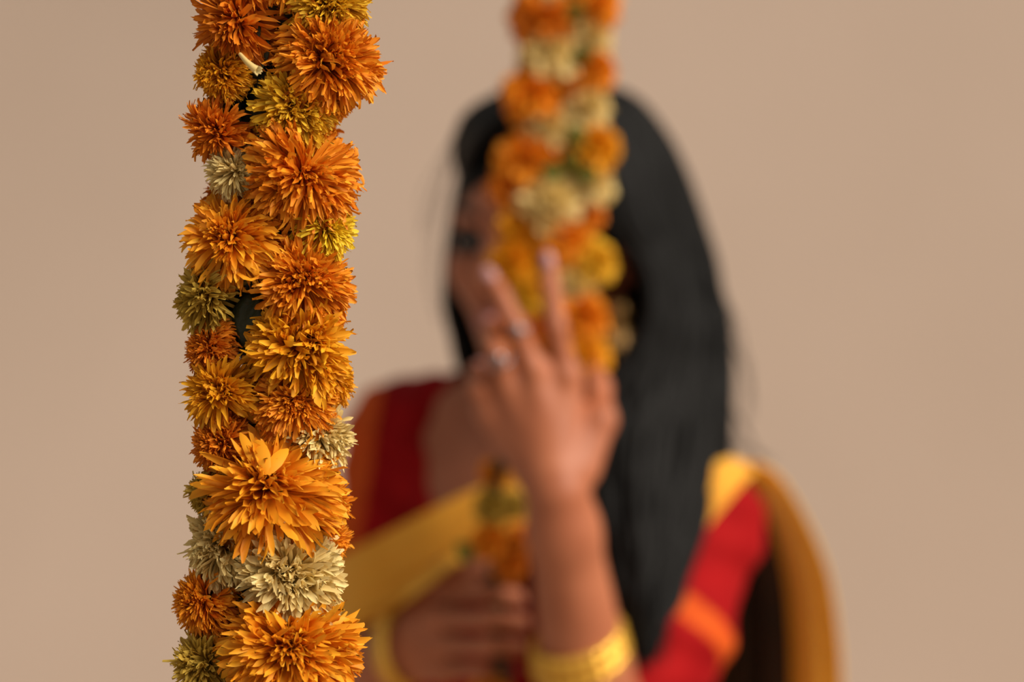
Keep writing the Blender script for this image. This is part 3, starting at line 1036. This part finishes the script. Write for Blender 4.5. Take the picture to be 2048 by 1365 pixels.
for k in range(150):
    wv = rg2.random()
    bulge = 4 * wv * (1 - wv)
    ctl = I_ * (1 - wv) + O_ * wv
    amt = np.array([.25, .8, 1, 1, 1, 1, 1, 1, 1, .8, .6])
    ctl[:, 1] -= bulge * amt * .040
    ctl += rg2.normal(0, .0028, ctl.shape) * np.linspace(.3, 1.6, len(ctl))[:, None]
    ctl[-1, 2] += abs(rg2.normal(0, .03))
    ph = rg2.random() * 6.28
    pth = catmull(ctl, 46)
    s = np.linspace(0, 1, 46)
    pth[:, 0] += .004 * np.sin(s * 9 + ph) * s
    parts.append(lock(pth, rg2.uniform(.0035, .0075)))
# outer layer over the bulk on the camera's right and behind it
O2 = np.array([P(u_ + 4, v_, d_ + .05) for (u_, v_, d_) in outer])
for k in range(90):
    wv = rg2.random()
    ctl = O_ * (1 - wv) + O2 * wv
    ctl[3:8, 0] += .012 * np.sin(np.linspace(0, math.pi, 5))
    ctl += rg2.normal(0, .0026, ctl.shape) * np.linspace(.3, 1.5, len(ctl))[:, None]
    ctl[-1, 2] += abs(rg2.normal(0, .05))
    parts.append(lock(catmull(ctl, 46), rg2.uniform(.0040, .0075)))
innr = [(1112, 188, 2.09), (1040, 215, 2.035), (965, 275, 2.045), (935, 330, 2.085), (918, 420, 2.15), (898, 540, 2.19), (902, 640, 2.20), (935, 750, 2.215), (985, 860, 2.245), (1040, 980, 2.275)]
outr = [(1130, 180, 2.15), (1020, 186, 2.12), (935, 235, 2.12), (918, 310, 2.15), (960, 430, 2.20), (955, 540, 2.23), (950, 640, 2.23), (985, 750, 2.24), (1030, 860, 2.26), (1070, 980, 2.285)]
I_ = np.array([P(*q) for q in innr])
O_ = np.array([P(*q) for q in outr])
for k in range(60):
    wv = rg2.random()
    ctl = I_ * (1 - wv) + O_ * wv
    ctl += rg2.normal(0, .0022, ctl.shape) * np.linspace(.3, 1.3, len(ctl))[:, None]
    parts.append(lock(catmull(ctl, 36), rg2.uniform(.0035, .0065)))
# back of the head
for k in range(60):
    wv = rg2.random()
    a = math.radians(100 + 170 * wv)
    ctl = []
    for (el, zz, sc) in ((80, 0, 1), (55, 0, 1), (25, 0, 1), (0, -.02, 1), (0, -.09, .95), (0, -.18, .92), (0, -.27, .9), (0, -.36, .85)):
        e = math.radians(el)
        ctl.append(H(.088 * math.sin(a) * math.cos(e) * sc, -.022 + .104 * math.cos(a) * math.cos(e) * sc, .036 + .096 * math.sin(e) + zz))
    ctl = np.array(ctl) + rg2.normal(0, .003, (8, 3))
    parts.append(lock(catmull(ctl, 30), rg2.uniform(.005, .009)))
# fly-away strands
for (p) in ([(930, 240, 2.10), (880, 320, 2.11), (850, 400, 2.12), (846, 470, 2.12)], [(1430, 640, 2.15), (1480, 720, 2.14), (1500, 800, 2.13), (1478, 880, 2.12)],
            [(1440, 780, 2.13), (1475, 850, 2.12), (1515, 905, 2.12), (1545, 930, 2.13)], [(1420, 560, 2.16), (1465, 640, 2.16), (1490, 730, 2.15), (1492, 840, 2.14)],
            [(1400, 860, 2.10), (1460, 885, 2.10), (1505, 905, 2.11), (1530, 925, 2.12)], [(1410, 830, 2.10), (1450, 880, 2.10), (1485, 905, 2.11), (1510, 930, 2.12)], [(905, 330, 2.10), (870, 430, 2.12), (862, 540, 2.14), (880, 640, 2.16)]):
    for k in range(3):
        ctl = np.array([P(*q) for q in p]) + rg2.normal(0, .003, (4, 3))
        parts.append(tube(catmull(ctl, 24), np.linspace(.0006, .0002, 24), 4))
v, f = merge(parts)
mesh_obj('hair', v, f, M_HAIR, person)['label'] = 'long loose black hair falling over one shoulder'

# ------------------------------------------------------------------ earring
ep = P(1240, 622, 2.050)
er = empty('earring', ep, person)
er['label'] = 'gold drop earring with a bell-shaped pendant'
v, f = ellipsoid(ep, (.0085, .004, .0085), None, 16, 8)
mesh_obj('stud', v, f, M_OLDGOLD, er)
prof = [(.0015, -.008), (.004, -.011), (.0095, -.016), (.0135, -.024), (.0150, -.031), (.0152, -.033), (.0135, -.033), (.006, -.020)]
G = np.array([[ep + np.array([r * math.cos(a), r * math.sin(a), z]) for a in np.linspace(0, 2 * math.pi, 25)] for r, z in prof])
mesh_obj('bell', G.reshape(-1, 3), grid_faces(len(prof), 25), M_OLDGOLD, er)
for k in range(12):
    a = k / 12 * 2 * math.pi
    v, f = ellipsoid(ep + np.array([.0142 * math.cos(a), .0142 * math.sin(a), -.0358]), (.0024,) * 3, None, 8, 6)
    mesh_obj('bead', v, f, M_OLDGOLD, er)

# ------------------------------------------------------------------ garland held by the woman
DG = 1.952
far = empty('marigold_garland', P(1130, 682, DG) * np.array([1, 1, 0]) + np.array([0, 0, 1.0]))
tag(far, 'blurred garland of orange, yellow and cream flowers held in both hands by the woman', 'garland', 'flower garlands')
FAR = [
    (1085, 38, 57, 'deep', -12), (1188, 12, 45, 'orange', 20), (1182, 72, 37, 'cream', 20), (1098, 104, 50, 'cream', -10), (1186, 138, 42, 'orange', 20),
    (1068, 192, 56, 'orange', -15), (1170, 215, 42, 'cream', 20), (1096, 248, 48, 'cream', -5), (1186, 292, 48, 'gold', 20), (1048, 318, 54, 'orange', -20),
    (1100, 318, 44, 'orange', 0), (1022, 375, 42, 'deep', -30), (1186, 372, 38, 'cream', 25), (1092, 408, 60, 'cream', -5), (1040, 448, 40, 'gold', -20),
    (1174, 428, 32, 'deep', 30), (1125, 478, 50, 'orange', 5), (1022, 524, 42, 'gold', -20), (1186, 522, 40, 'yellow', 25), (1058, 586, 36, 'yellow', -10),
    (1142, 570, 40, 'cream', 10), (1160, 632, 48, 'orange', 10), (1168, 712, 45, 'gold', 10), (1002, 672, 25, 'orange', -20), (1070, 662, 28, 'deep', 0),
    (1110, 40, 50, 'orange', 160), (1120, 170, 46, 'deep', 160), (1110, 300, 46, 'deep', 170), (1100, 540, 42, 'deep', 170), (1080, 720, 34, 'gold', 180),
    (1085, -55, 52, 'cream', -10), (1180, -60, 48, 'gold', 20), (1090, -150, 52, 'orange', -10), (1185, -150, 46, 'cream', 15), (1130, -230, 50, 'deep', 0),
    (988, 948, 26, 'orange', -10), (984, 1012, 32, 'olive', -10), (978, 1080, 32, 'orange', 0), (1046, 1078, 27, 'deep', 20), (1030, 1010, 26, 'olive', 30), (1020, 1130, 28, 'deep', 10),
    (985, 1400, 42, 'orange', -10), (1030, 1450, 44, 'gold', 20), (990, 1520, 46, 'cream', -10), (1030, 1580, 44, 'orange', 10), (1000, 1660, 48, 'deep', 0),
]
SF = FPX / DG
for (u, v, r, col, az) in FAR:
    a = math.radians(az)
    ax = np.array([math.sin(a), -math.cos(a), rng.normal(0, .15)])
    rr = r / SF
    dg = DG if v < 900 else (1.975 if v < 1200 else 2.0)
    base = P(u, v, dg - math.cos(a) * .25 * rr) - ax * rr * .15
    pv_, pt_ = flower_petals(base, ax, rr * 1.14, 'mini', rng)
    root = empty('flower', base, far)
    root['label'] = '%s flower head in soft focus' % CNAME[col]
    vv, ff, tt = petals_to_mesh(pv_, pt_)
    tag(mesh_obj('petals', vv, ff, PETAL[col], root, attrs={'tint': tt}), kind='stuff')
    axn = nrm(ax)
    ex = nrm(np.cross(axn, (0, .2, 1.0)))
    cv, cf = ellipsoid(base - axn * rr * .25, (rr * .34, rr * .34, rr * .4), np.stack([ex, np.cross(axn, ex), axn]), 10, 6)
    mesh_obj('calyx', cv, cf, M_GREEN, root)
fpath = catmull([P(1130, -260, DG), P(1135, 120, DG), P(1130, 350, DG), P(1110, 520, DG), P(1115, 700, DG), P(1060, 850, 1.95), P(995, 950, 1.97), P(990, 1080, 1.98),
                 P(995, 1250, 1.995), P(1005, 1450, 2.0), P(1005, 1680, 2.0)], 120)
cv, cf = tube(fpath, .006, 8)
mesh_obj('stem_core', cv, cf, M_LEAF, far)
top = np.array([-0.02, fpath[0][1], ZC])
sv_, sf_ = tube(catmull([top, (top + fpath[0]) / 2, fpath[0], fpath[12]], 30), .0011, 6)
mesh_obj('string', sv_, sf_, M_STRING, far)
for (u, v, sx, sz) in ((1140, 45, .3, .6), (1143, 125, .5, .3), (1140, 255, .4, -.5), (1138, 345, .1, .6), (1150, 352, .8, .1), (1128, 350, -.8, .2), (945, 1120, -.5, .6), (1030, 960, .4, .5)):
    g = leaf_mesh(P(u, v, DG - .018), (sx, -.3, sz), (0, -1, .2), .020, .007, .2)
    vv, ff = shell(g, .0006)
    mesh_obj('leaf', vv, ff, M_LEAFL, far)
